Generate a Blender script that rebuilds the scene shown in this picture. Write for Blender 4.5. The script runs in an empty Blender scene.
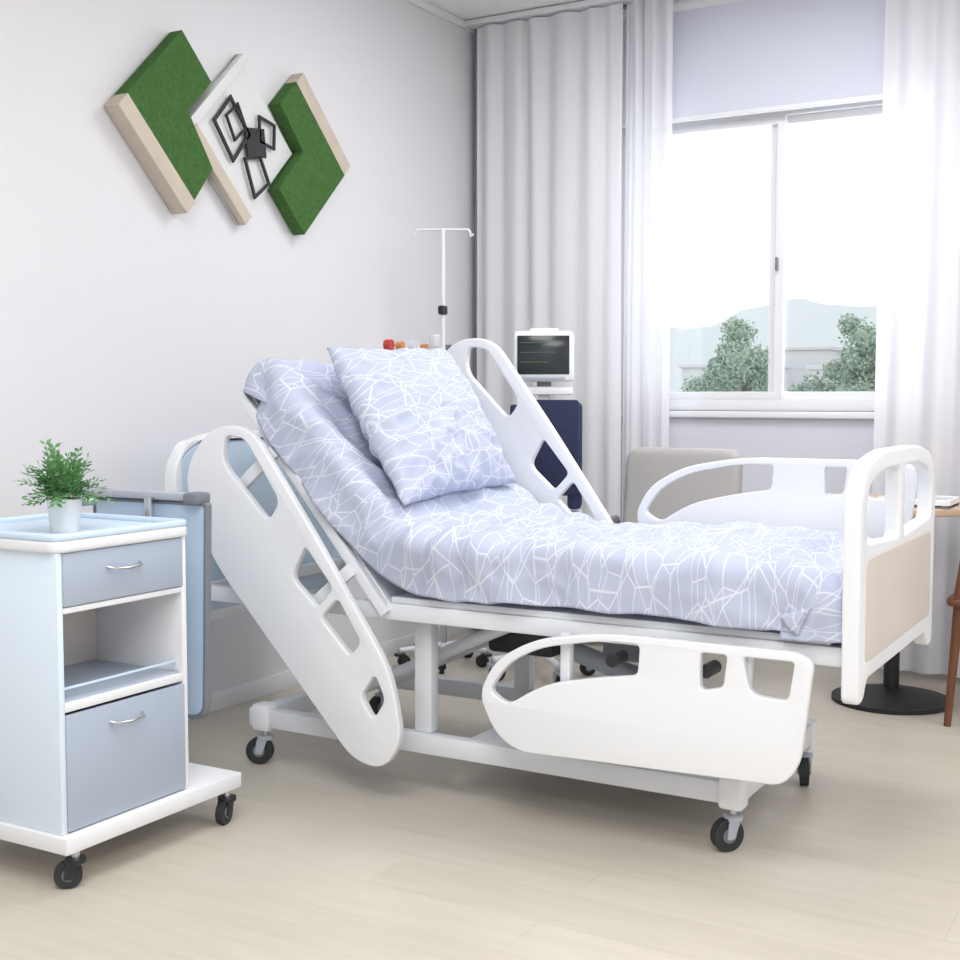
import bpy, bmesh, math, random
from mathutils import Vector, Matrix, noise
from mathutils.geometry import tessellate_polygon
random.seed(4)
S=bpy.context.scene
S.view_settings.view_transform='Standard'
S.view_settings.look='None'

# ---------------------------------------------------------------- materials
def srgb(r,g,b):
    f=lambda c:(c/255/12.92) if c/255<=.04045 else ((c/255+.055)/1.055)**2.4
    return (f(r),f(g),f(b),1)
def mat(name,col,rough=.5,metal=0,bump=0,bscale=50,var=0,vscale=8,spec=.5,emit=None,estr=0):
    m=bpy.data.materials.new(name); m.use_nodes=True
    nt=m.node_tree; p=nt.nodes['Principled BSDF']
    c=srgb(*col)
    p.inputs['Base Color'].default_value=c
    p.inputs['Roughness'].default_value=rough
    p.inputs['Metallic'].default_value=metal
    p.inputs['Specular IOR Level'].default_value=spec
    tc=nt.nodes.new('ShaderNodeTexCoord')
    if var:
        n=nt.nodes.new('ShaderNodeTexNoise'); n.inputs['Scale'].default_value=vscale; n.inputs['Detail'].default_value=4
        r=nt.nodes.new('ShaderNodeMix'); r.data_type='RGBA'
        r.inputs[6].default_value=tuple(x*(1-var) for x in c[:3])+(1,)
        r.inputs[7].default_value=tuple(min(1,x*(1+var)) for x in c[:3])+(1,)
        nt.links.new(tc.outputs['Object'],n.inputs['Vector'])
        nt.links.new(n.outputs['Fac'],r.inputs[0]); nt.links.new(r.outputs[2],p.inputs['Base Color'])
    if bump:
        n=nt.nodes.new('ShaderNodeTexNoise'); n.inputs['Scale'].default_value=bscale; n.inputs['Detail'].default_value=3
        b=nt.nodes.new('ShaderNodeBump'); b.inputs['Strength'].default_value=bump; b.inputs['Distance'].default_value=.01
        nt.links.new(tc.outputs['Object'],n.inputs['Vector'])
        nt.links.new(n.outputs['Fac'],b.inputs['Height']); nt.links.new(b.outputs['Normal'],p.inputs['Normal'])
    if emit:
        p.inputs['Emission Color'].default_value=srgb(*emit); p.inputs['Emission Strength'].default_value=estr
    return m

M_wall=mat('wall_paint',(228,227,230),.85,bump=.05,bscale=120,var=.015,vscale=1.5,spec=.2)
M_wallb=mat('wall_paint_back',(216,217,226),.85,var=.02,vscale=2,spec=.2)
M_ceil=mat('ceiling_paint',(240,240,240),.9,spec=.2)
M_trim=mat('trim_white',(232,233,236),.5)
M_abs=mat('white_abs',(238,240,243),.3)
M_steel=mat('white_coated_steel',(230,233,238),.35)
M_chrome=mat('chrome',(200,202,206),.25,metal=1)
M_grey=mat('grey_plastic',(120,124,132),.45)
M_lgrey=mat('light_grey_plastic',(176,182,192),.45)
M_dark=mat('dark_plastic',(34,36,42),.45)
M_rubber=mat('rubber',(44,46,50),.6)
M_cabblue=mat('cabinet_light_blue',(204,224,242),.4)
M_flap=mat('flap_steel_blue',(182,204,226),.4)
M_cabside=mat('cabinet_pale_blue',(220,234,246),.4)
M_cabgrey=mat('cabinet_grey_blue',(170,181,197),.42)
M_beige=mat('cabinet_beige',(216,210,204),.6)
M_taupe=mat('footboard_laminate',(212,203,194),.45,var=.05,vscale=3)
M_green=mat('moss_green',(80,118,66),.95,bump=1,bscale=160,var=.35,vscale=60,spec=.1)
M_pale=mat('pale_wood',(200,188,172),.6,var=.16,vscale=14)
M_marble=mat('white_panel',(222,223,222),.5,var=.03,vscale=6)
M_black=mat('black_metal',(30,30,34),.5)
M_navy=mat('navy_fabric',(38,44,76),.85,bump=.3,bscale=60)
M_chairfab=mat('grey_upholstery',(176,173,172),.9,bump=.2,bscale=200)
M_brown=mat('brown_wood',(112,70,46),.45,var=.2,vscale=20)
M_tabletop=mat('table_wood',(196,170,146),.4,var=.08,vscale=10)
M_leaf=mat('leaf',(104,154,98),.55,var=.35,vscale=30)
M_soil=mat('soil',(70,55,42),.9)
M_pot=mat('white_ceramic',(236,238,240),.25)
M_red=mat('red_knob',(196,62,50),.4)
M_orange=mat('orange_knob',(222,150,90),.4)
M_screen=mat('screen_glass',(40,46,50),.15)
M_blind=mat('roller_blind_fabric',(216,218,232),.9,bump=.1,bscale=300)
M_hinge=mat('periwinkle_fabric',(170,182,215),.9)

def wood_floor():
    m=bpy.data.materials.new('oak_vinyl_floor'); m.use_nodes=True; nt=m.node_tree; p=nt.nodes['Principled BSDF']
    tc=nt.nodes.new('ShaderNodeTexCoord')
    br=nt.nodes.new('ShaderNodeTexBrick'); br.inputs['Scale'].default_value=1
    br.inputs['Brick Width'].default_value=1.3; br.inputs['Row Height'].default_value=.18
    br.inputs['Mortar Size'].default_value=.0012; br.inputs['Mortar Smooth'].default_value=.4
    br.inputs['Color1'].default_value=srgb(203,196,183); br.inputs['Color2'].default_value=srgb(197,190,176)
    br.inputs['Mortar'].default_value=srgb(186,178,164); br.offset=.37
    nt.links.new(tc.outputs['Object'],br.inputs['Vector'])
    mp=nt.nodes.new('ShaderNodeMapping'); mp.inputs['Scale'].default_value=(1.5,14,1)
    n=nt.nodes.new('ShaderNodeTexNoise'); n.inputs['Scale'].default_value=2; n.inputs['Detail'].default_value=6
    nt.links.new(tc.outputs['Object'],mp.inputs['Vector']); nt.links.new(mp.outputs[0],n.inputs['Vector'])
    mx=nt.nodes.new('ShaderNodeMix'); mx.data_type='RGBA'; mx.blend_type='MULTIPLY'; mx.inputs[0].default_value=1
    cr=nt.nodes.new('ShaderNodeValToRGB'); cr.color_ramp.elements[0].position=.3; cr.color_ramp.elements[1].position=.7
    cr.color_ramp.elements[0].color=(.91,.905,.895,1); cr.color_ramp.elements[1].color=(1,1,1,1)
    nt.links.new(n.outputs['Fac'],cr.inputs[0])
    nt.links.new(br.outputs['Color'],mx.inputs[6]); nt.links.new(cr.outputs[0],mx.inputs[7])
    nt.links.new(mx.outputs[2],p.inputs['Base Color'])
    p.inputs['Roughness'].default_value=.38; p.inputs['Specular IOR Level'].default_value=.45
    return m
M_floor=wood_floor()

def crackle_fabric(name,base,line,scale):
    m=bpy.data.materials.new(name); m.use_nodes=True; nt=m.node_tree; p=nt.nodes['Principled BSDF']
    tc=nt.nodes.new('ShaderNodeTexCoord')
    outs=[]
    for sc,rot,w in ((scale,.5,1.0),(scale*.8,-.75,.85),(scale*1.15,1.4,.9)):
        mp=nt.nodes.new('ShaderNodeMapping'); mp.inputs['Rotation'].default_value=(0,0,rot)
        mp.inputs['Scale'].default_value=(1,.38,1); mp.inputs['Location'].default_value=(rot*3,sc,0)
        v=nt.nodes.new('ShaderNodeTexVoronoi'); v.feature='DISTANCE_TO_EDGE'; v.voronoi_dimensions='2D'
        v.inputs['Scale'].default_value=sc; v.inputs['Randomness'].default_value=1
        nt.links.new(tc.outputs['UV'],mp.inputs['Vector']); nt.links.new(mp.outputs[0],v.inputs['Vector'])
        r=nt.nodes.new('ShaderNodeMapRange'); r.inputs['From Min'].default_value=.008; r.inputs['From Max'].default_value=.024
        r.inputs['To Min'].default_value=w; r.inputs['To Max'].default_value=0
        nt.links.new(v.outputs['Distance'],r.inputs['Value']); outs.append(r)
    prev=outs[0].outputs[0]
    for r in outs[1:]:
        k=nt.nodes.new('ShaderNodeMath'); k.operation='MAXIMUM'
        nt.links.new(prev,k.inputs[0]); nt.links.new(r.outputs[0],k.inputs[1]); prev=k.outputs[0]
    mx=nt.nodes.new('ShaderNodeMix'); mx.data_type='RGBA'
    mx.inputs[6].default_value=srgb(*base); mx.inputs[7].default_value=srgb(*line)
    nt.links.new(prev,mx.inputs[0]); nt.links.new(mx.outputs[2],p.inputs['Base Color'])
    p.inputs['Roughness'].default_value=.85; p.inputs['Specular IOR Level'].default_value=.15
    return m
M_duvet=crackle_fabric('crackle_cotton',(186,193,214),(222,225,235),16)

def sheer(name,col,transp,transl):
    m=bpy.data.materials.new(name); m.use_nodes=True; nt=m.node_tree
    for n in list(nt.nodes): nt.nodes.remove(n)
    o=nt.nodes.new('ShaderNodeOutputMaterial'); d=nt.nodes.new('ShaderNodeBsdfDiffuse'); t=nt.nodes.new('ShaderNodeBsdfTranslucent')
    tr=nt.nodes.new('ShaderNodeBsdfTransparent'); a=nt.nodes.new('ShaderNodeMixShader'); b=nt.nodes.new('ShaderNodeMixShader')
    d.inputs[0].default_value=srgb(*col); t.inputs[0].default_value=srgb(*col)
    a.inputs[0].default_value=transl; b.inputs[0].default_value=transp
    nt.links.new(d.outputs[0],a.inputs[1]); nt.links.new(t.outputs[0],a.inputs[2])
    nt.links.new(a.outputs[0],b.inputs[1]); nt.links.new(tr.outputs[0],b.inputs[2]); nt.links.new(b.outputs[0],o.inputs[0])
    return m
M_curt=sheer('curtain_fabric',(240,240,243),.02,.2)
M_sheer=sheer('sheer_fabric',(236,236,240),.08,.25)
def glassmat():
    m=bpy.data.materials.new('window_glass'); m.use_nodes=True; nt=m.node_tree
    for n in list(nt.nodes): nt.nodes.remove(n)
    o=nt.nodes.new('ShaderNodeOutputMaterial'); tr=nt.nodes.new('ShaderNodeBsdfTransparent'); g=nt.nodes.new('ShaderNodeBsdfGlossy')
    g.inputs['Roughness'].default_value=.05
    a=nt.nodes.new('ShaderNodeMixShader'); a.inputs[0].default_value=.05
    nt.links.new(tr.outputs[0],a.inputs[1]); nt.links.new(g.outputs[0],a.inputs[2]); nt.links.new(a.outputs[0],o.inputs[0])
    return m
M_glass=glassmat()

# ---------------------------------------------------------------- helpers
def group(name,loc=(0,0,0)):
    e=bpy.data.objects.new(name,None); e.empty_display_size=.1; e.location=loc
    S.collection.objects.link(e); return e
def put(me,name,m,parent=None,ang=40):
    if m is not None: me.materials.append(m)
    for p in me.polygons: p.use_smooth=True
    me.set_sharp_from_angle(angle=math.radians(ang))
    ob=bpy.data.objects.new(name,me); S.collection.objects.link(ob)
    if parent is not None:
        ob.parent=parent; ob.matrix_parent_inverse=Matrix.Translation(-parent.location)
    return ob
def frombm(bm,name,m,parent=None,ang=40):
    me=bpy.data.meshes.new(name); bmesh.ops.recalc_face_normals(bm,faces=bm.faces); bm.to_mesh(me); bm.free()
    return put(me,name,m,parent,ang)
def box(name,lo,hi,m,parent=None,bev=.004,xf=None,seg=2):
    bm=bmesh.new(); bmesh.ops.create_cube(bm,size=1)
    lo=Vector(lo);hi=Vector(hi);c=(lo+hi)/2;d=hi-lo
    for v in bm.verts: v.co=Vector((v.co.x*d.x,v.co.y*d.y,v.co.z*d.z))
    if bev>0: bmesh.ops.bevel(bm,geom=list(bm.edges),offset=min(bev,min(d)*.45),segments=seg,affect='EDGES',profile=.5)
    for v in bm.verts:
        v.co+=c
        if xf: v.co=xf@v.co
    return frombm(bm,name,m,parent)
def cyl(name,p0,p1,r,m,parent=None,n=24,r2=None):
    p0=Vector(p0);p1=Vector(p1);d=p1-p0
    bm=bmesh.new(); bmesh.ops.create_cone(bm,cap_ends=True,segments=n,radius1=r,radius2=r if r2 is None else r2,depth=d.length)
    q=d.to_track_quat('Z','Y').to_matrix().to_4x4(); mt=Matrix.Translation((p0+p1)/2)@q
    bmesh.ops.transform(bm,matrix=mt,verts=bm.verts)
    return frombm(bm,name,m,parent)
def tube(name,pts,r,m,parent=None,cyclic=False,res=4,smooth=True):
    cu=bpy.data.curves.new(name,'CURVE'); cu.dimensions='3D'; cu.bevel_depth=r; cu.bevel_resolution=res; cu.use_fill_caps=True
    sp=cu.splines.new('POLY'); sp.points.add(len(pts)-1)
    for i,p in enumerate(pts): sp.points[i].co=(*p,1)
    sp.use_cyclic_u=cyclic
    o=bpy.data.objects.new(name,cu); S.collection.objects.link(o)
    dg=bpy.context.evaluated_depsgraph_get(); me=bpy.data.meshes.new_from_object(o.evaluated_get(dg))
    bpy.data.objects.remove(o); me.name=name
    return put(me,name,m,parent)
def fillet(pts,n=6):
    out=[]; N=len(pts)
    for i in range(N):
        p=Vector(pts[i][:2]); r=pts[i][2] if len(pts[i])>2 else 0
        if r<=0: out.append(p); continue
        a=Vector(pts[i-1][:2]); b=Vector(pts[(i+1)%N][:2])
        da=(a-p); db=(b-p); r=min(r,da.length*.48,db.length*.48)
        A=p+da.normalized()*r; B=p+db.normalized()*r
        for k in range(n+1):
            t=k/n; out.append(A*(1-t)**2+p*2*t*(1-t)+B*t*t)
    return out
def area(p): return sum(p[i-1].x*p[i].y-p[i].x*p[i-1].y for i in range(len(p)))/2
def plate(name,outer,holes,th,mp,m,parent=None,bev=.006,bs=3):
    polys=[]
    for i,p in enumerate([outer]+holes):
        p=[Vector((q[0],q[1])) for q in p]
        if (area(p)>0)!=(i==0): p=p[::-1]
        polys.append(p)
    def inset(p,o):
        if o==0: return p
        r=[]
        for i in range(len(p)):
            e1=(p[i]-p[i-1]); e2=(p[(i+1)%len(p)]-p[i])
            if e1.length<1e-7 or e2.length<1e-7:
                e1=e2=(e1+e2)
            n1=Vector((-e1.y,e1.x)).normalized(); n2=Vector((-e2.y,e2.x)).normalized()
            nn=n1+n2
            if nn.length<1e-6: nn=n1
            nn.normalize(); c=max(.35,nn.dot(n1)); r.append(p[i]+nn*(o/c))
        return r
    levels=[]
    h=th/2
    if bev>0:
        for k in range(bs+1):
            a=math.pi/2*k/bs; levels.append((bev*(1-math.cos(a)),h-bev+bev*math.sin(a)))
        lv=[(o,-z) for o,z in levels[::-1]]+levels
    else: lv=[(0,-h),(0,h)]
    bm=bmesh.new(); tops=[];bots=[]
    for p in polys:
        rings=[]
        for o,z in lv:
            rings.append([bm.verts.new(mp(q.x,q.y,z)) for q in inset(p,o)])
        for a,b in zip(rings,rings[1:]):
            for i in range(len(p)):
                try: bm.faces.new((a[i-1],a[i],b[i],b[i-1]))
                except: pass
        tops.append(rings[-1]);bots.append(rings[0])
    o=lv[-1][0]
    ip=[[Vector((q.x,q.y,0)) for q in inset(p,o)] for p in polys]
    tris=tessellate_polygon(ip)
    ft=[v for r in tops for v in r]; fb=[v for r in bots for v in r]
    for t in tris:
        for f in (ft,fb):
            try: bm.faces.new([f[i] for i in t])
            except: pass
    return frombm(bm,name,m,parent,ang=50)
XZ=lambda y0: (lambda a,b,c: (a,y0-c,b))
YZ=lambda x0: (lambda a,b,c: (x0+c,a,b))
XY=lambda z0: (lambda a,b,c: (a,b,z0+c))
def rrect(x0,y0,x1,y1,r): return fillet([(x0,y0,r),(x1,y0,r),(x1,y1,r),(x0,y1,r)])
def caster(name,x,y,zt,r,parent,ang=0.5,housing=None):
    w=.026 if r>.035 else .02
    d=Vector((math.cos(ang),math.sin(ang),0)); s=Vector((-d.y,d.x,0)); c=Vector((x,y,r))-d*.018
    cyl(name+'_stem',(x,y,r*1.6),(x,y,zt),.011,M_chrome,parent,16)
    cyl(name+'_wheel',c-s*w/2,c+s*w/2,r,M_rubber,parent,28)
    cyl(name+'_hub',c-s*(w/2+.003),c+s*(w/2+.003),r*.45,M_grey,parent,20)
    for k in (-1,1):
        o=c+s*k*(w/2+.006)
        mt=lambda a,b,cc,o=o:o+d*a+Vector((0,0,b))+s*cc
        plate(name+'_fork_%d'%(k+2),fillet([(-.012,-.01,.008),(.012,-.01,.008),(.03,r*.95,.01),(-.005,r*.95,.01)]),[],.004,mt,housing or M_dark,parent,bev=.001)
    cyl(name+'_cap',(x,y,r*1.85),(x,y,r*2.15),.026,housing or M_dark,parent,20)

# ---------------------------------------------------------------- room
XW,YB,CZ=-3.27,5.68,3.03; XR,YF=2.6,-1.8
box('floor',(XW-.1,YF-.1,-.1),(XR+.1,YB+.25,0),M_floor,bev=0)
box('ceiling',(XW-.1,YF-.1,CZ),(XR+.1,YB+.25,CZ+.1),M_ceil,bev=0)
box('wall_left',(XW-.1,YF,0),(XW,YB,CZ),M_wall,bev=0)
box('wall_right',(XR,YF,0),(XR+.1,YB,CZ),M_wall,bev=0)
box('wall_front',(XW,YF-.1,0),(XR,YF,CZ),M_wall,bev=0)
WX0,WX1,WZ0,WZ1=-2.46,-1.0,1.125,2.50
plate('wall_back',[(XW-.1,0),(XR+.1,0),(XR+.1,CZ),(XW-.1,CZ)],[[(WX0,WZ0),(WX1,WZ0),(WX1,WZ1),(WX0,WZ1)]],.2,XZ(YB+.1),M_wallb,bev=0)
box('baseboard_left',(XW,YF,0),(XW+.012,YB,.07),M_trim,bev=.002)
box('baseboard_back',(XW,YB-.012,0),(XR,YB,.07),M_trim,bev=.002)
box('trim_1',(XW+.02,YB-.1,0.07),(XW+.06,YB-.06,CZ),mat('corner_grey',(165,167,174),.6),bev=.004)
box('trim_2',(XW,YF,CZ-.035),(XW+.02,YB,CZ),M_ceil,bev=.003)

w=group('window_1',(-1.73,YB+.05,WZ0))
plate('frame',[(WX0,WZ0),(WX1,WZ0),(WX1,WZ1),(WX0,WZ1)],[[(WX0+.05,WZ0+.055),(WX1-.05,WZ0+.055),(WX1-.05,WZ1-.05),(WX0+.05,WZ1-.05)]],.08,XZ(YB+.06),M_trim,w,bev=.004)
for i,(a,b,yy) in enumerate(((WX0+.05,-1.71,YB+.035),(-1.785,WX1-.05,YB+.065))):
    plate('sash_%d'%i,[(a,WZ0+.055),(b,WZ0+.055),(b,WZ1-.05),(a,WZ1-.05)],[[(a+.04,WZ0+.09),(b-.04,WZ0+.09),(b-.04,WZ1-.085),(a+.04,WZ1-.085)]],.03,XZ(yy),M_trim,w,bev=.003)
    box('glass_%d'%i,(a+.035,yy-.002,WZ0+.085),(b-.035,yy+.002,WZ1-.08),M_glass,w,bev=0)
box('handle',(-1.746,YB-.0,1.76),(-1.734,YB+.02,1.82),M_grey,w,bev=.004)
box('sill',(WX0-.03,YB-.03,WZ0-.03),(WX1+.03,YB+.06,WZ0),M_trim,w,bev=.005)

b=group('roller_blind',(-1.73,5.63,CZ))
box('fabric',(-2.5,5.632,2.475),(-.98,5.636,CZ-.04),M_blind,b,bev=0)
box('bottom_rail',(-2.5,5.627,2.455),(-.98,5.641,2.478),M_trim,b,.004)
cyl('roller',(-2.5,5.634,CZ-.045),(-.98,5.634,CZ-.045),.03,M_trim,b,16)

def curtain(name,x0,x1,y,z0,z1,m,waves,amp,lean=0,seed=0):
    bm=bmesh.new(); nx=waves*18; nz=24; g=[]
    for j in range(nz+1):
        t=j/nz; row=[]
        for i in range(nx+1):
            s=i/nx
            x=x0+(x1-x0)*s+lean*(1-t)*(1)
            ph=s*waves*2*math.pi+2.2*noise.noise((s*4,seed,t*.6))
            am=amp*(.65+.9*abs(noise.noise((s*6,seed+2,.3))))
            yy=y+am*math.sin(ph)*(1-.25*t)+.014*noise.noise((s*12,t*2,seed+3))
            row.append(bm.verts.new((x+.006*math.cos(ph),yy,z0+(z1-z0)*t)))
        g.append(row)
    for j in range(nz):
        for i in range(nx): bm.faces.new((g[j][i],g[j][i+1],g[j+1][i+1],g[j+1][i]))
    return frombm(bm,name,m,None,ang=180)
curtain('curtain',-3.2,-2.42,5.50,.03,CZ-.04,M_curt,6,.026,seed=1)
curtain('sheer_curtain',-2.41,-2.18,5.50,.03,CZ-.04,M_sheer,3,.03,seed=5)
curtain('sheer_curtain',-1.25,.1,5.53,.03,CZ-.04,M_sheer,10,.03,lean=-.02,seed=9)
box('curtain_track',(-3.25,5.47,CZ-.03),(.3,5.55,CZ-.005),M_trim,bev=.003)

# ---------------------------------------------------------------- hospital bed
bed=group('hospital_bed',(-1.9,3.53,0))
Y0,Y1=3.19,3.86; XA,XB=-2.65,-1.07
for i,yy in enumerate((Y0,Y1)):
    box('base_beam_%d'%i,(XA-.05,yy-.022,.125),(XB+.03,yy+.022,.185),M_steel,bed,bev=.006)
for i,xx in enumerate((XA,XB)):
    box('base_cross_%d'%i,(xx-.03,Y0-.03,.13),(xx+.03,Y1+.03,.19),M_steel,bed,bev=.006)
    for j,yy in enumerate((Y0,Y1)):
        box('caster_mount_%d%d'%(i,j),(xx-.034,yy-.032,.112),(xx+.034,yy+.032,.20),M_abs,bed,bev=.012)
        caster('bed_caster_%d%d'%(i,j),xx,yy,.13,.044,bed,ang=.4+i*.5+j,housing=M_lgrey)
for i,yy in enumerate((3.12,3.94)):
    box('deck_side_%d'%i,(-2.92,yy-.018,.535),(-.76,yy+.018,.585),M_steel,bed,bev=.006)
for i,xx in enumerate((-2.88,-2.1,-1.45,-.8)):
    box('deck_cross_%d'%i,(xx-.02,3.12,.54),(xx+.02,3.94,.58),M_steel,bed,bev=.004)
for i,(xx,yy) in enumerate(((-2.04,Y0+.02),(-2.04,Y1-.02),(-1.28,Y0+.02),(-1.28,Y1-.02))):
    box('lift_post_%d'%i,(xx-.03,yy-.022,.185),(xx+.03,yy+.022,.54),M_steel,bed,bev=.005)
for i,yy in enumerate((3.36,3.7)):
    tube('lift_arm_%d'%i,[(-2.5,yy,.19),(-1.95,yy,.45),(-1.75,yy,.54)],.02,M_steel,bed)
box('motor_box',(-1.95,3.42,.40),(-1.72,3.64,.52),M_dark,bed,bev=.015)
box('control_box',(-1.55,3.4,.42),(-1.35,3.6,.52),M_grey,bed,bev=.015)
cyl('actuator_1',(-1.75,3.53,.42),(-1.3,3.53,.30),.03,M_lgrey,bed)
cyl('actuator_2',(-1.95,3.53,.45),(-2.35,3.53,.60),.025,M_grey,bed)
box('base_tray',(-1.95,3.25,.13),(-1.15,3.8,.15),M_steel,bed,bev=.003)
TH=math.radians(50); O=Vector((-2.107,.58)); d2=Vector((-math.cos(TH),math.sin(TH))); n2=Vector((math.sin(TH),math.cos(TH)))
def ST(s,t): p=O+d2*s+n2*t; return p.x,p.y
def STm(y0):
    def f(a,b,c): x,z=ST(a,b); return (x,y0-c,z)
    return f
box('deck_seat',(-2.1,3.11,.585),(-.8,3.95,.605),M_steel,bed,bev=.004)
plate('deck_back',[(0,-.02),(.82,-.02),(.82,.005),(0,.005)],[],.84,STm(3.53),M_steel,bed,bev=.003)
for i,yy in enumerate((3.1,3.96)):
    plate('back_side_%d'%i,[(-.02,-.035),(.83,-.035),(.83,0.0),(-.02,0.0)],[],.03,STm(yy),M_steel,bed,bev=.005)

head_o=[(.80,-.14,.09),(.70,-.015,.09),(.30,-.035,.1),(-.18,-.075,.12),(-.355,-.175,.1),(-.385,-.285,.07),(-.30,-.36,.07),(.5,-.41,.15),(.76,-.33,.14)]
head_h=[[(.74,-.11,.03),(.68,-.055,.03),(.45,-.075,.03),(.43,-.15,.03),(.68,-.175,.05)],
        [(.29,-.085,.02),(.13,-.085,.02),(.12,-.17,.02),(.25,-.19,.03)],
        [(.10,-.09,.02),(-.05,-.105,.02),(-.06,-.165,.02),(.09,-.18,.02)],
        [(-.15,-.125,.02),(-.23,-.145,.025),(-.25,-.22,.025),(-.17,-.21,.02)]]
foot_o=[(-1.75,.37,.04),(-1.70,.47,.07),(-1.58,.54,.08),(-1.38,.577,.1),(-.86,.577,.03),(-.82,.555,.02),(-.85,.30,.08),(-.89,.243,.035),(-1.63,.225,.06),(-1.70,.27,.04)]
foot_h=[[(-1.715,.385,.02),(-1.66,.465,.05),(-1.56,.52,.06),(-1.38,.555,.06),(-1.27,.556,.015),(-1.275,.475,.02),(-1.40,.455,.08),(-1.55,.42,.08),(-1.66,.35,.03)],
        [(-1.105,.553,.012),(-1.035,.553,.012),(-1.045,.47,.015),(-1.105,.455,.02)],
        [(-.995,.553,.012),(-.865,.553,.012),(-.88,.455,.02),(-.975,.46,.03)]]
def sh(l,dx,dy): return [(p[0]+dx,p[1]+dy,p[2]) for p in l]
UP=.42
plate('head_rail_near',fillet(head_o,10),[fillet(h) for h in head_h],.028,STm(3.045),M_abs,bed,bev=.006,bs=4)
plate('head_rail_far',fillet(sh(head_o,0.04,UP),10),[fillet(sh(h,0.04,UP)) for h in head_h],.028,STm(4.03),M_abs,bed,bev=.006,bs=4)
plate('foot_rail_near',fillet(foot_o,10),[fillet(h,8) for h in foot_h],.026,XZ(3.035),M_abs,bed,bev=.005,bs=4)
plate('foot_rail_far',fillet(sh(foot_o,0.04,UP),10),[fillet(sh(h,0.04,UP),8) for h in foot_h],.026,XZ(4.03),M_abs,bed,bev=.005,bs=4)
for i,xx in enumerate((-1.5,-1.0)):
    box('rail_arm_near_%d'%i,(xx-.015,3.055,.36),(xx+.015,3.085,.56),M_steel,bed,bev=.005)
    box('rail_arm_far_%d'%i,(xx-.02,3.97,.56),(xx+.02,4.01,.72),M_steel,bed,bev=.005)
for i,s in enumerate((.15,.6)):
    plate('rail_bracket_near_%d'%i,[(s-.02,-.25),(s+.02,-.25),(s+.02,-.02),(s-.02,-.02)],[],.02,STm(3.08),M_steel,bed,bev=.004)
for i,xx in enumerate((-1.36,-1.1)):
    cyl('rail_lock_%d'%i,(xx,3.05,.50),(xx,3.12,.50),.018,M_dark,bed,16)

out=[(3.07,.45,.03),(3.13,.45,.03),(3.16,.50,.03),(3.90,.50,.03),(3.93,.45,.03),(3.99,.45,.03),(4.0,.95,.05),(3.93,1.03,.1),(3.75,1.06,.2),(3.31,1.06,.2),(3.13,1.03,.1),(3.06,.95,.05)]
h=[[(3.13,.84,.03),(3.50,.82,.02),(3.50,1.01,.02),(3.30,1.01,.1),(3.16,.98,.07),(3.125,.93,.04)],
   [(3.56,.82,.02),(3.93,.84,.03),(3.935,.93,.04),(3.90,.98,.07),(3.76,1.01,.1),(3.56,1.01,.02)]]
plate('footboard_frame',fillet(out,8),[fillet(k,6) for k in h],.042,YZ(-.745),M_abs,bed,bev=.008,bs=4)
plate('footboard_panel',rrect(3.13,.545,3.93,.80,.03),[],.047,YZ(-.745),M_taupe,bed,bev=.003)
plate('headboard_panel',fillet([(3.08,.45,.03),(3.98,.45,.03),(3.99,1.0,.08),(3.85,1.07,.15),(3.21,1.07,.15),(3.07,1.0,.08)],8),[],.04,YZ(-2.92),M_cabblue,bed,bev=.013,bs=4)
plate('headboard_edge',fillet([(3.06,.44,.03),(4.0,.44,.03),(4.01,1.0,.08),(3.86,1.075,.15),(3.20,1.075,.15),(3.05,1.0,.08)],8),[rrect(3.09,.48,3.97,1.045,.08)],.05,YZ(-2.92),M_abs,bed,bev=.008)

# bedding
ctrl=[(-.772,.60),(-.776,.66),(-.79,.715),(-.84,.745),(-.98,.758),(-1.2,.768),(-1.5,.775),(-1.75,.768),(-1.93,.772),(-2.05,.805),(-2.14,.87),(-2.257,.99),(-2.386,1.14),(-2.47,1.235),(-2.515,1.275),(-2.565,1.285),(-2.61,1.255),(-2.63,1.215)]
def catmull(P,n):
    P=[Vector(p) for p in P]; out=[]
    for i in range(len(P)-1):
        a=P[max(0,i-1)];b=P[i];c=P[i+1];d=P[min(len(P)-1,i+2)]
        for k in range(n):
            t=k/n; out.append(.5*((2*b)+(c-a)*t+(2*a-5*b+4*c-d)*t*t+(3*b-a-3*c+d)*t**3))
    out.append(P[-1]); return out
raw=catmull(ctrl,20)
L=[0]
for a,b_ in zip(raw,raw[1:]): L.append(L[-1]+(b_-a).length)
def at(s):
    for i in range(len(L)-1):
        if s<=L[i+1]:
            t=(s-L[i])/max(1e-9,L[i+1]-L[i]); return raw[i].lerp(raw[i+1],t)
    return raw[-1]
NS=300; NW=150; pts=[at(L[-1]*i/NS) for i in range(NS+1)]
nor=[]
for i in range(NS+1):
    t=(pts[min(NS,i+4)]-pts[max(0,i-4)]).normalized(); nor.append(Vector((t.y,-t.x)))
nor=[(-n if n.dot(Vector((.3,1)))<0 else n) for n in nor]
bm=bmesh.new(); uvl=bm.loops.layers.uv.new('UVMap'); g=[];YC=3.53
FL,RR=.405,.045; Q=FL+RR*math.pi/2+.115
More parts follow.
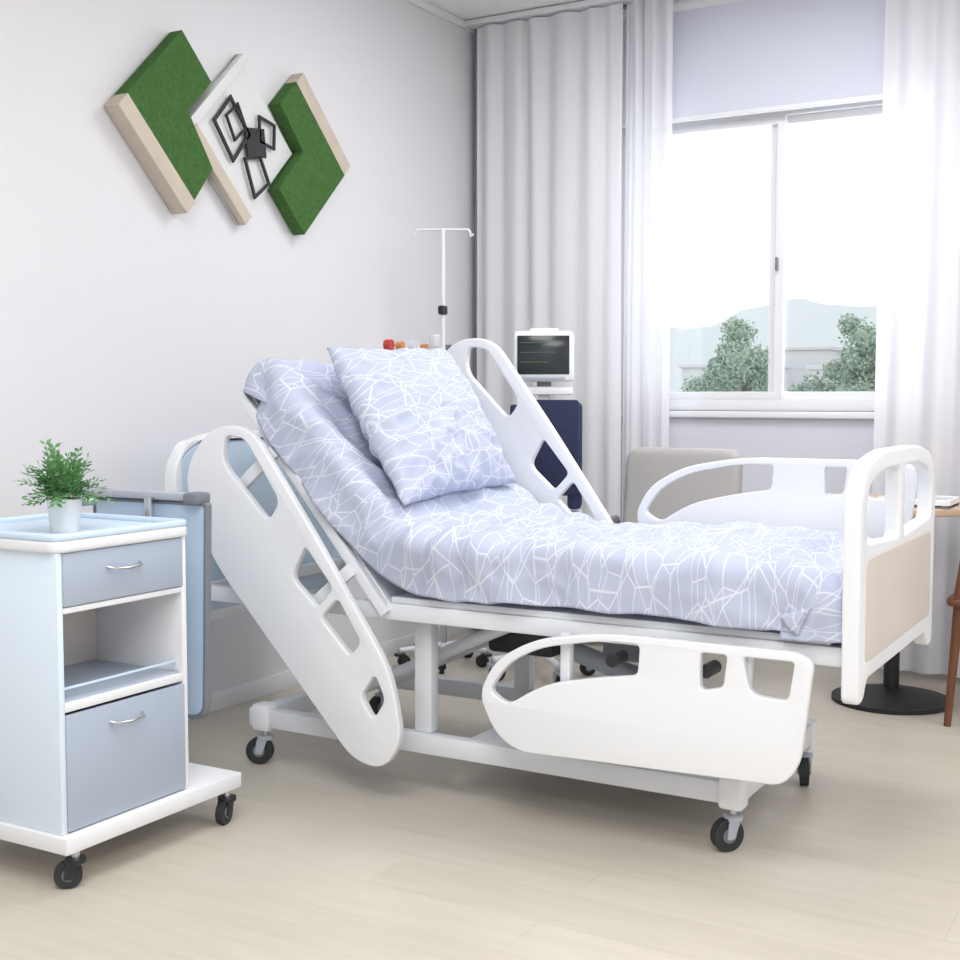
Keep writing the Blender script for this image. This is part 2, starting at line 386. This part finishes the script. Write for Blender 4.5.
for i in range(NS+1):
    s=L[-1]*i/NS; row=[]
    for j in range(NW+1):
        q=-Q+2*Q*j/NW; a=abs(q); sg=1 if q>0 else -1
        if a<FL: y=a;h=0;side=0
        elif a<FL+RR*math.pi/2: th=(a-FL)/RR; y=FL+RR*math.sin(th); h=-RR*(1-math.cos(th)); side=math.sin(th)
        else:
            y=FL+RR; h=-RR-(a-FL-RR*math.pi/2)*(1+.2*noise.noise((s*3,sg,2))); side=1
        w1=noise.noise((s*2.2,q*2.5,1.3))*.02
        w2=(abs(noise.noise((s*5+q*2,q*4-s*1.5,4.1)))-.2)*-.036
        w3=noise.noise((s*14,q*10,7))*.006+(abs(noise.noise((s*9-q*3,q*8,2.2)))-.2)*-.022
        hx=math.exp(-((s-1.25)/.16)**2)*(.6+.4*(q<0))
        w4=hx*.018*math.sin(q*22+s*9)+hx*.014*math.sin(s*55+q*8)
        dsp=w1+w2+w3+w4
        P=pts[i]+nor[i]*(h+dsp*(1-side*.6)+.012)
        yy=YC+sg*(y+ (dsp*.8+.008*math.sin(s*21+sg))*side)
        row.append((bm.verts.new((P.x,yy,P.y)),(s,q)))
    g.append(row)
for i in range(NS):
    for j in range(NW):
        q4=(g[i][j],g[i+1][j],g[i+1][j+1],g[i][j+1])
        f=bm.faces.new([v for v,_ in q4])
        for lp,(v,uv) in zip(f.loops,q4): lp[uvl].uv=uv
duvet=frombm(bm,'duvet',M_duvet,None,180)
md=duvet.modifiers.new('sol','SOLIDIFY'); md.thickness=.012; md.offset=0
a0=[i for i in range(NS+1) if L[-1]*i/NS>.13 and L[-1]*i/NS<L[-1]-.14]
up=[pts[i]+nor[i]*-.04 for i in a0]; dn=[pts[i]+nor[i]*-.145 for i in a0]
keep=[]
for p in dn:
    if p.y<.607: p=Vector((p.x,.607))
    keep.append(p)
plate('mattress',[(p.x,p.y) for p in up[::6]]+[(p.x,p.y) for p in keep[::6]][::-1],[],.84,XZ(YC),M_hinge,None,bev=.0)

def pillow(name,s0,s1,y0,y1,tc,thick,tilt,m,rot=0,shear=0):
    bm=bmesh.new(); uvl=bm.loops.layers.uv.new('UVMap'); n=80
    cs,cy=(s0+s1)/2,(y0+y1)/2; hs,hy=(s1-s0)/2,(y1-y0)/2
    for side in (1,-1):
        g=[]
        for i in range(n+1):
            row=[]
            for j in range(n+1):
                a=-1+2*i/n;b=-1+2*j/n
                e=max(0,(1-abs(a)**2.6))*max(0,(1-abs(b)**2.6))
                hgt=thick*.5*(e**.5)
                pin=1-.06*(1-b*b); pin2=1-.06*(1-a*a)
                wr=noise.noise((a*2.5,b*2.5,side*3.1))*.016*e**.3+(abs(noise.noise((a*4+b,b*4,side)))-.2)*-.032*e**.2
                rad=max(abs(a),abs(b)); wr+=.005*math.sin(math.atan2(b,a)*22)*max(0,rad-.5)*2*(e**.15)
                ls=a*hs*pin; ly=b*hy*pin2
                s=cs+ls-ly*rot; y=cy+ls*shear+ly
                t=tc+side*hgt+wr+tilt*ls
                x,z=ST(s,t); row.append((bm.verts.new((x,y,z)),(s*1.1+4,y*1.1)))
            g.append(row)
        for i in range(n):
            for j in range(n):
                q4=(g[i][j],g[i+1][j],g[i+1][j+1],g[i][j+1])
                f=bm.faces.new([v for v,_ in q4])
                for lp,(v,uv) in zip(f.loops,q4): lp[uvl].uv=uv
    bmesh.ops.remove_doubles(bm,verts=bm.verts,dist=.0008)
    return frombm(bm,name,m,None,180)
pillow('pillow',.215,.785,3.165,3.895,.245,.18,.10,M_duvet,rot=-0.04,shear=.10)

# ---------------------------------------------------------------- bedside cabinet
cab=group('bedside_cabinet',(-2.6,2.32,0))
cx0,cx1,cy0,cy1=-2.83,-2.375,2.10,2.54
box('base',(cx0-.02,cy0-.01,.095),(cx1+.025,2.725,.138),M_trim,cab,bev=.005)
for i,(x,y) in enumerate(((cx1,cy0+.04),(cx1,2.69),(cx0+.04,cy0+.04),(cx0+.04,2.69))):
    caster('cab_caster_%d'%i,x,y,.1,.034,cab,ang=.8+i)
box('side_left',(cx0,cy0,.138),(cx1,cy0+.018,.83),M_cabside,cab,bev=.003)
box('side_right',(cx0,cy1-.018,.138),(cx1,cy1,.83),M_trim,cab,bev=.003)
box('back',(cx0,cy0+.018,.14),(cx0+.015,cy1-.018,.83),M_beige,cab,bev=.002)
box('shelf_bottom',(cx0+.015,cy0+.018,.14),(cx1-.005,cy1-.018,.155),M_trim,cab,bev=.002)
box('shelf_mid',(cx0+.015,cy0+.018,.435),(cx1,cy1-.018,.457),M_trim,cab,bev=.003)
box('shelf_liner',(cx0+.02,cy0+.02,.457),(cx1-.012,cy1-.02,.461),M_cabgrey,cab,bev=.001)
box('niche_rail',(cx1-.03,cy0+.018,.484),(cx1-.024,cy1-.018,.490),M_cabblue,cab,bev=.001)
box('niche_back',(cx0+.12,cy0+.018,.461),(cx0+.135,cy1-.018,.68),M_beige,cab,bev=.001)
box('drawer_floor',(cx0+.015,cy0+.018,.675),(cx1,cy1-.018,.69),M_trim,cab,bev=.002)
box('drawer_front',(cx1-.012,cy0+.018,.692),(cx1+.004,cy1-.016,.822),M_cabgrey,cab,bev=.003)
box('door_front',(cx1-.012,cy0+.018,.142),(cx1+.004,cy1-.016,.428),M_cabgrey,cab,bev=.003)
for i,z in enumerate((.775,.385)):
    tube('handle_%d'%i,[(cx1+.006,2.255,z),(cx1+.022,2.265,z-.004),(cx1+.025,2.31,z-.008),(cx1+.022,2.355,z-.004),(cx1+.006,2.365,z)],.004,M_chrome,cab)
plate('top',rrect(cx0-.01,cy0-.012,cx1+.012,cy1+.012,.04),[],.03,XY(.838),M_trim,cab,bev=.008)
plate('top_insert',rrect(cx0+.02,cy0+.015,cx1-.012,cy1-.015,.03),[],.004,XY(.854),M_cabblue,cab,bev=.001)
plate('top_rim',rrect(cx0-.01,cy0-.012,cx1+.012,cy1+.012,.04),[rrect(cx0+.012,cy0+.01,cx1-.01,cy1-.01,.03)],.018,XY(.860),M_cabblue,cab,bev=.006)
plate('flap_panel',fillet([(-2.86,.29,.05),(-2.45,.29,.05),(-2.435,.90,.01),(-2.86,.90,.01)]),[],.018,XZ(2.69),M_flap,cab,bev=.004)
plate('flap_edge',fillet([(-2.87,.28,.05),(-2.44,.28,.05),(-2.425,.90,.01),(-2.87,.90,.01)]),[fillet([(-2.858,.292,.045),(-2.452,.292,.045),(-2.437,.89,.01),(-2.858,.89,.01)])],.024,XZ(2.69),M_grey,cab,bev=.004)
box('flap_hinge_bar',(-2.88,2.665,.902),(-2.45,2.71,.925),M_lgrey,cab,bev=.006)
box('flap_hinge_cap',(-2.49,2.65,.895),(-2.44,2.715,.928),M_grey,cab,bev=.008)
cyl('flap_post',(-2.62,2.655,.138),(-2.62,2.655,.91),.014,M_chrome,cab)
cyl('flap_arm',(-2.84,2.55,.89),(-2.84,2.66,.89),.012,M_chrome,cab)

# plant
pl=group('potted_plant',(-2.51,2.25,.855))
bm=bmesh.new(); prof=[(0,.0),(.033,.0),(.036,.006),(.043,.078),(.045,.082),(.042,.084),(.039,.072),(0,.072)]
N=32; rings=[]
for r,z in prof: rings.append([bm.verts.new((-2.51+r*math.cos(2*math.pi*k/N),2.25+r*math.sin(2*math.pi*k/N),.856+z)) for k in range(N)])
for a,b_ in zip(rings,rings[1:]):
    for k in range(N): bm.faces.new((a[k-1],a[k],b_[k],b_[k-1]))
bmesh.ops.remove_doubles(bm,verts=bm.verts,dist=.0001)
frombm(bm,'pot',M_pot,pl)
cyl('soil',(-2.51,2.25,.92),(-2.51,2.25,.933),.038,M_soil,pl)
bm=bmesh.new()
for k in range(95):
    az=random.uniform(0,2*math.pi); el=random.uniform(.2,1.1)
    ln=random.uniform(.07,.12)*(1.35 if el<.35 else 1)
    base=Vector((-2.51+random.uniform(-.02,.02),2.25+random.uniform(-.02,.02),.93))
    out_=Vector((math.cos(az),math.sin(az),0)); p=base.copy()
    d=(out_*math.sin(el)+Vector((0,0,1))*math.cos(el)).normalized()
    for st in range(9):
        d=(d+Vector((0,0,-.035*st*el))).normalized(); q=p+d*ln/9
        sd=d.cross(Vector((0,0,1)))
        if sd.length<.1: sd=Vector((1,0,0))
        sd.normalize(); nn=sd.cross(d)
        bm.faces.new([bm.verts.new(v) for v in (p-sd*.0009,p+sd*.0009,q+sd*.0009,q-sd*.0009)])
        if st>1:
            for sgn in (-1,1):
                la=random.uniform(.016,.025); dirn=(sd*sgn+d*.7+nn*random.uniform(-.4,.6)).normalized(); wv=dirn.cross(nn).normalized()*la*.24
                bm.faces.new([bm.verts.new(v) for v in (q,q+dirn*la*.45+wv,q+dirn*la,q+dirn*la*.45-wv)])
        p=q
frombm(bm,'foliage',M_leaf,pl,180)

# ---------------------------------------------------------------- wall decoration
dec=group('geometric_wall_art',(XW,3.795,2.165))
def art(nm,pts,x0,th,m,bev=.002): plate(nm,[(p[0],p[1]) for p in pts],[],th,YZ(x0+th/2),m,dec,bev=bev)
C=3.795; ZC=2.165
e=.045
art('green_left',[(C-.665+e,ZC+e),(C-.345,ZC+.32),(C-.195,ZC+.17),(C-.32,ZC+.045),(C-.195,ZC-.14),(C-.345+e,ZC-.32+e)],XW+.005,.06,M_green)
art('wood_left',[(C-.665,ZC),(C-.665+e,ZC+e),(C-.345+e,ZC-.32+e),(C-.345,ZC-.32)],XW+.005,.07,M_pale)
art('green_right',[(C+.345-e,ZC+.32-e),(C+.195,ZC+.17),(C+.34,ZC+.01),(C+.185,ZC-.16),(C+.345,ZC-.32),(C+.665-e,ZC-e)],XW+.005,.06,M_green)
art('wood_right',[(C+.345-e,ZC+.32-e),(C+.345,ZC+.32),(C+.665,ZC),(C+.665-e,ZC-e)],XW+.005,.06,M_pale)
art('white_diamond',[(C-.32,ZC),(C,ZC+.32),(C+.32,ZC),(C,ZC-.32)],XW+.005,.02,M_marble)
art('strip_upper',[(C-.32,ZC+.0),(C-.0,ZC+.32),(C+.025,ZC+.295),(C-.295,ZC-.025)],XW+.012,.04,M_marble)
art('strip_lower',[(C-.30,ZC-.02),(C-.265,ZC+.015),(C+.035,ZC-.285),(C,ZC-.32)],XW+.012,.04,M_pale)
def quad(nm,pts,w=.010):
    inn=[]
    P=[Vector(p) for p in pts]
    if area(P)<0: P=P[::-1]
    for i in range(4):
        e1=(P[i]-P[i-1]).normalized(); e2=(P[(i+1)%4]-P[i]).normalized()
        n1=Vector((-e1.y,e1.x)); n2_=Vector((-e2.y,e2.x)); nn=(n1+n2_).normalized(); inn.append(P[i]+nn*(w/max(.4,nn.dot(n1))))
    plate(nm,P,[] if w==0 else [inn],.010,YZ(XW+.04),M_black,dec,bev=.001)
def sqr(cy,cz,a,b_,ang):
    return [(cy+x*math.cos(ang)-z*math.sin(ang),cz+x*math.sin(ang)+z*math.cos(ang)) for x,z in ((-a,-b_),(a,-b_),(a,b_),(-a,b_))]
quad('square_core',sqr(3.87,2.165,.055,.055,.12),0)
quad('square_1',[(3.63,2.21),(3.73,2.32),(3.84,2.19),(3.74,2.07)],.012)
quad('square_2',[(3.70,2.24),(3.77,2.30),(3.82,2.21),(3.75,2.15)],.008)
quad('square_3',[(3.89,2.275),(3.99,2.255),(3.985,2.155),(3.89,2.17)],.010)
quad('square_4',[(3.80,2.10),(3.90,2.12),(3.955,2.02),(3.86,1.95)],.011)

# ---------------------------------------------------------------- wall gas panel
gp=group('medical_gas_panel',(XW,4.95,1.4))
box('rail_box',(XW,4.6,1.33),(XW+.07,5.3,1.40),M_trim,gp,bev=.01)
for i,(y,m,r) in enumerate(((4.68,M_red,.024),(4.77,M_orange,.018),(4.88,M_pot,.028),(4.97,M_orange,.014),(5.06,M_pot,.026),(5.18,M_grey,.018))):
    cyl('outlet_base_%d'%i,(XW+.07,y,1.40),(XW+.09,y,1.40),r+.006,M_trim,gp)
    cyl('outlet_%d'%i,(XW+.09,y,1.42),(XW+.12,y,1.42),r,m,gp)
box('flow_meter',(XW+.09,5.03,1.42),(XW+.13,5.09,1.48),M_pot,gp,bev=.008)

# IV pole
iv=group('iv_pole',(-2.95,4.785,0)); px,py=-2.95,4.785
cyl('lower_tube',(px,py,.08),(px,py,1.25),.015,M_chrome,iv)
cyl('upper_tube',(px,py,1.2),(px,py,1.92),.010,M_steel,iv)
box('clamp',(px-.012,py-.028,1.55),(px+.018,py+.015,1.59),M_dark,iv,bev=.008)
dv=Vector((.866,.5,0))
for k in (-1,1):
    a=Vector((px,py,1.92)); e1=a+dv*.12*k
    tube('hook_%d'%(k+1),[tuple(a),tuple(a+dv*.11*k),tuple(e1+Vector((0,0,-.012))),tuple(e1+Vector((0,0,-.03))),tuple(e1+dv*.015*k+Vector((0,0,-.02)))],.006,M_steel,iv)
for k in range(5):
    a=2*math.pi*k/5+.2; q=Vector((px+.2*math.cos(a),py+.2*math.sin(a),.075))
    tube('leg_%d'%k,[(px,py,.09),tuple(q)],.012,M_steel,iv); caster('iv_caster_%d'%k,q.x,q.y,.075,.028,iv,ang=a)

# patient monitor on cart
mo=group('patient_monitor_cart',(-2.44,4.76,0)); mc=Vector((-2.44,4.76,0)); R=Matrix.Translation(mc)@Matrix.Rotation(math.radians(24),4,'Z')
def mb(nm,lo,hi,m,bev=.006): return box(nm,lo,hi,m,mo,bev,xf=R)
mb('monitor_body',(-.125,-.05,1.255),(.125,.06,1.465),M_abs,.018)
mb('monitor_screen',(-.108,-.054,1.285),(.108,-.048,1.445),M_screen,.003)
mb('button_strip',(-.09,-.054,1.264),(.09,-.049,1.277),M_lgrey,.002)
mb('carry_handle',(-.06,.0,1.465),(.06,.03,1.478),M_abs,.006)
for k,(x0,x1,z,c) in enumerate(((-.095,.04,1.415,(80,120,95)),(-.095,.05,1.375,(80,105,125)),(-.095,.02,1.335,(120,115,80)))):
    mb('trace_%d'%k,(x0,-.0555,z),(x1,-.0545,z+.002),mat('trace_%d'%k,c,.5),0)
mb('bracket',(-.11,-.03,1.20),(.12,.08,1.235),M_abs,.008)
mb('neck',(-.03,.0,1.23),(.03,.05,1.26),M_grey,.006)
mb('column',(-.025,-.0,.1),(.025,.05,1.21),M_steel,.008)
mb('navy_pouch',(-.06,-.04,.78),(.15,-.005,1.18),M_navy,.02)
mb('navy_flap',(-.14,-.035,1.04),(-.04,-.01,1.16),M_navy,.015)
mb('navy_side',(.1,-.02,.72),(.16,.10,1.17),M_navy,.02)
mb('shelf',(-.16,-.12,.68),(.16,.14,.71),M_steel,.008)
for k in range(4):
    a=math.pi/4+k*math.pi/2; q=mc+Vector((.22*math.cos(a),.22*math.sin(a),.09))
    tube('leg_%d'%k,[(mc.x,mc.y,.11),tuple(q)],.016,M_steel,mo); caster('cart_caster_%d'%k,q.x,q.y,.09,.035,mo,ang=a,housing=M_lgrey)

# armchair
ac=group('armchair',(-1.92,4.72,0)); ax,ay=-1.91,4.72
plate('backrest',rrect(ax-.25,.42,ax+.25,.98,.07),[],.08,lambda a,b,c:(a,ay+.22-c+(b-.42)*.12,b),M_chairfab,ac,bev=.03,bs=5)
box('seat',(ax-.25,ay-.27,.36),(ax+.25,ay+.2,.47),M_chairfab,ac,bev=.03,seg=4)
for k in (-1,1):
    tube('armrest_%d'%(k+1),[(ax+k*.27,ay+.22,.30),(ax+k*.27,ay+.22,.66),(ax+k*.27,ay+.2,.68),(ax+k*.27,ay-.24,.67),(ax+k*.27,ay-.26,.64),(ax+k*.27,ay-.26,.02)],.016,M_chrome,ac)
    tube('back_leg_%d'%(k+1),[(ax+k*.27,ay+.22,.32),(ax+k*.27,ay+.26,.02)],.016,M_chrome,ac)
box('apron',(ax-.27,ay-.2,.33),(ax+.27,ay+.2,.37),M_grey,ac,bev=.005)

# round side table
tb=group('round_pedestal_table',(-1.07,5.08,0)); tx,ty=-1.07,5.08
cyl('base_disc',(tx,ty,.0),(tx,ty,.018),.225,M_black,tb,64)
cyl('base_dome',(tx,ty,.018),(tx,ty,.06),.21,M_black,tb,64,r2=.05)
cyl('pedestal',(tx,ty,.04),(tx,ty,.76),.03,M_black,tb)
plate('tabletop',[(tx+.36*math.cos(2*math.pi*k/72),ty+.36*math.sin(2*math.pi*k/72)) for k in range(72)],[],.03,XY(.775),M_tabletop,tb,bev=.006)
bk=group('magazine_stack',(-1.2,4.95,.79))
box('magazine_1',(-1.36,4.88,.791),(-1.14,5.06,.801),M_pot,bk,bev=.002)
box('magazine_2',(-1.35,4.87,.802),(-1.16,5.04,.812),mat('mag',(190,196,210),.4),bk,bev=.002)
cp=group('serving_tray',(-.93,4.95,.79))
plate('tray',rrect(-1.08,4.80,-.82,5.02,.03),[],.012,XY(.797),M_dark,cp,bev=.003)
plate('tray_rim',rrect(-1.08,4.80,-.82,5.02,.03),[rrect(-1.07,4.81,-.83,5.01,.025)],.03,XY(.806),M_pot,cp,bev=.003)
cyl('cup',(-.95,4.92,.804),(-.95,4.92,.87),.028,M_pot,cp,r2=.035)

# wooden chair
ch=group('wooden_chair',(-.585,4.98,0)); wx,wy=-.585,4.98
plate('seat',rrect(wx-.24,wy-.22,wx+.22,wy+.22,.06),[],.03,XY(.455),M_brown,ch,bev=.01)
for i,(a,b_) in enumerate(((-.22,-.18),(-.22,.18),(.2,-.19),(.2,.19))):
    cyl('leg_%d'%i,(wx+a*1.02,wy+b_*1.02,0),(wx+a*.9,wy+b_*.9,.44),.013,M_brown,ch,r2=.019)
for i,k in enumerate((-1,1)):
    tube('arm_%d'%i,[(wx-.2,wy+k*.2,.46),(wx-.17,wy+k*.235,.64),(wx-.13,wy+k*.24,.68),(wx+.0,wy+k*.24,.70),(wx+.2,wy+k*.22,.72)],.014,M_brown,ch)
    tube('post_%d'%i,[(wx+.2,wy+k*.19,.45),(wx+.26,wy+k*.22,.84)],.015,M_brown,ch)
for i in range(5):
    tube('spindle_%d'%i,[(wx+.2,wy-.14+.07*i,.46),(wx+.26,wy-.14+.07*i,.8)],.008,M_brown,ch)
plate('crest',fillet([(wy-.24,.78,.02),(wy+.24,.78,.02),(wy+.22,.87,.04),(wy-.22,.87,.04)]),[],.022,YZ(wx+.265),M_brown,ch,bev=.006)

# ---------------------------------------------------------------- outdoors
M_tree=mat('hazy_tree_foliage',(172,194,176),.95,var=.22,vscale=1.2,spec=0)  # distance haze is put into the foliage and hill colours
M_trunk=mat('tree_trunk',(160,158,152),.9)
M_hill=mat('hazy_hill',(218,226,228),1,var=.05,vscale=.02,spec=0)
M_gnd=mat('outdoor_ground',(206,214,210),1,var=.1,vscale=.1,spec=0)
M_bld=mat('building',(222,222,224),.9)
box('outdoor_ground',(-220,8,-6.2),(160,330,-6),M_gnd,bev=0)
def tree(x,y,z0,zc,rad,seed,sq=1.0):
    t=group('tree',(x,y,z0)); cyl('trunk',(x,y,z0),(x,y,zc),.14,M_trunk,t,10)
    bm=bmesh.new(); rnd=random.Random(seed)
    blobs=[]
    for k in range(26):
        d=Vector((rnd.gauss(0,1),rnd.gauss(0,1),rnd.gauss(0,1))).normalized()*rad*rnd.uniform(.15,.85)
        tap=1-.35*max(0,d.z/rad)
        blobs.append((Vector((x,y,zc))+Vector((d.x*tap,d.y*tap,d.z*1.15*sq)),rad*rnd.uniform(.16,.34)))
    for c,r in blobs:
        res=bmesh.ops.create_icosphere(bm,subdivisions=2,radius=r*.62)
        for v in res['verts']: v.co+=c
        for k in range(330):
            n=Vector((rnd.gauss(0,1),rnd.gauss(0,1),rnd.gauss(0,1))).normalized(); p=c+n*r*rnd.uniform(.6,1.25)
            a=Vector((rnd.gauss(0,1),rnd.gauss(0,1),rnd.gauss(0,1))).normalized()*rnd.uniform(.035,.08); b2=a.cross(n).normalized()*a.length*.7
            bm.faces.new([bm.verts.new(q) for q in (p-a,p+b2,p+a,p-b2)])
    frombm(bm,'crown',M_tree,t,180)
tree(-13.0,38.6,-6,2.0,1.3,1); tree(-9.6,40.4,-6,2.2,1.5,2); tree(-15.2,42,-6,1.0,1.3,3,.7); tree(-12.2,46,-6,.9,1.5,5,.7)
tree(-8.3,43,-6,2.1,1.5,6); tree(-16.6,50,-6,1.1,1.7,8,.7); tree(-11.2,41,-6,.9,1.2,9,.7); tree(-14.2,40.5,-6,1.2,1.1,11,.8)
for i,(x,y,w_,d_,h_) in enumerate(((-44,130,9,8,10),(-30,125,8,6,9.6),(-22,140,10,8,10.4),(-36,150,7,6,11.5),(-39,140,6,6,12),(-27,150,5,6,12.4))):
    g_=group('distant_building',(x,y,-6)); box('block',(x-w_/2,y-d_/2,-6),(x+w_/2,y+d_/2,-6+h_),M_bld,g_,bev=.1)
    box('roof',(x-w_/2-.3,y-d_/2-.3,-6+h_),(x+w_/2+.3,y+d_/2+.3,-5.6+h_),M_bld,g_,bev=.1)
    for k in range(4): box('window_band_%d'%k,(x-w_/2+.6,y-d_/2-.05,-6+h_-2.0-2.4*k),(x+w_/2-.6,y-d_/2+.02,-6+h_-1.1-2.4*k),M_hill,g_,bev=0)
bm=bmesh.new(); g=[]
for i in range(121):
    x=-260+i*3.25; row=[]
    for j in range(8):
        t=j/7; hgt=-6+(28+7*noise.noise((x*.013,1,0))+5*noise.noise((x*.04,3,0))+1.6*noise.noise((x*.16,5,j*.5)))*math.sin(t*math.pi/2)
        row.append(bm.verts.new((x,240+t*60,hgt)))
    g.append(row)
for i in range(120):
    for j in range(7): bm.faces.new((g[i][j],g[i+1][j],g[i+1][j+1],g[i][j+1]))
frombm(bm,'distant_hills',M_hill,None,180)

# ---------------------------------------------------------------- lights
W=bpy.data.worlds.new('world'); S.world=W; W.use_nodes=True
bg=W.node_tree.nodes['Background']; bg.inputs[0].default_value=(.94,.97,1,1); bg.inputs[1].default_value=1.2
M_fillglow=mat('fill_panel_glow',(250,250,250),.5,emit=(255,255,255),estr=2)  # glow for the added fill panels
def fill_panel(x,y,sx,sy,p):  # added glowing ceiling panels, out of view, to brighten the room
    e=group('added_fill_panel',(x,y,CZ))
    box('housing',(x-sx/2-.03,y-sy/2-.03,CZ-.04),(x+sx/2+.03,y+sy/2+.03,CZ-.001),M_trim,e,bev=.005)
    box('glow_sheet',(x-sx/2,y-sy/2,CZ-.045),(x+sx/2,y+sy/2,CZ-.039),M_fillglow,e,bev=0)
    l=bpy.data.lights.new('fill_light','AREA'); l.shape='RECTANGLE'; l.size=sx; l.size_y=sy; l.energy=p; l.color=(.99,.993,1)
    o=bpy.data.objects.new('fill_light',l); S.collection.objects.link(o); o.parent=e; o.location=(0,0,-.055)
fill_panel(-1.2,1.2,1.4,1.4,34); fill_panel(1.3,3.6,1.4,1.4,37); fill_panel(.6,-.4,1.6,1.6,60); fill_panel(-1.4,4.2,1.4,1.0,25)
l=bpy.data.lights.new('window_daylight','AREA'); l.shape='RECTANGLE'; l.size=1.3; l.size_y=1.2; l.energy=16; l.color=(.92,.96,1)
o=bpy.data.objects.new('window_daylight',l); S.collection.objects.link(o); o.location=(-1.73,5.95,1.8); o.rotation_euler=(math.radians(-90),0,0)

# ---------------------------------------------------------------- camera
cd=bpy.data.cameras.new('camera'); cd.lens=36*1274/960; cd.sensor_width=36; cd.clip_end=1000
co=bpy.data.objects.new('camera',cd); S.collection.objects.link(co); co.location=(0,0,1.2)
co.rotation_euler=(math.radians(90-3.82),0,math.radians(30)); S.camera=co
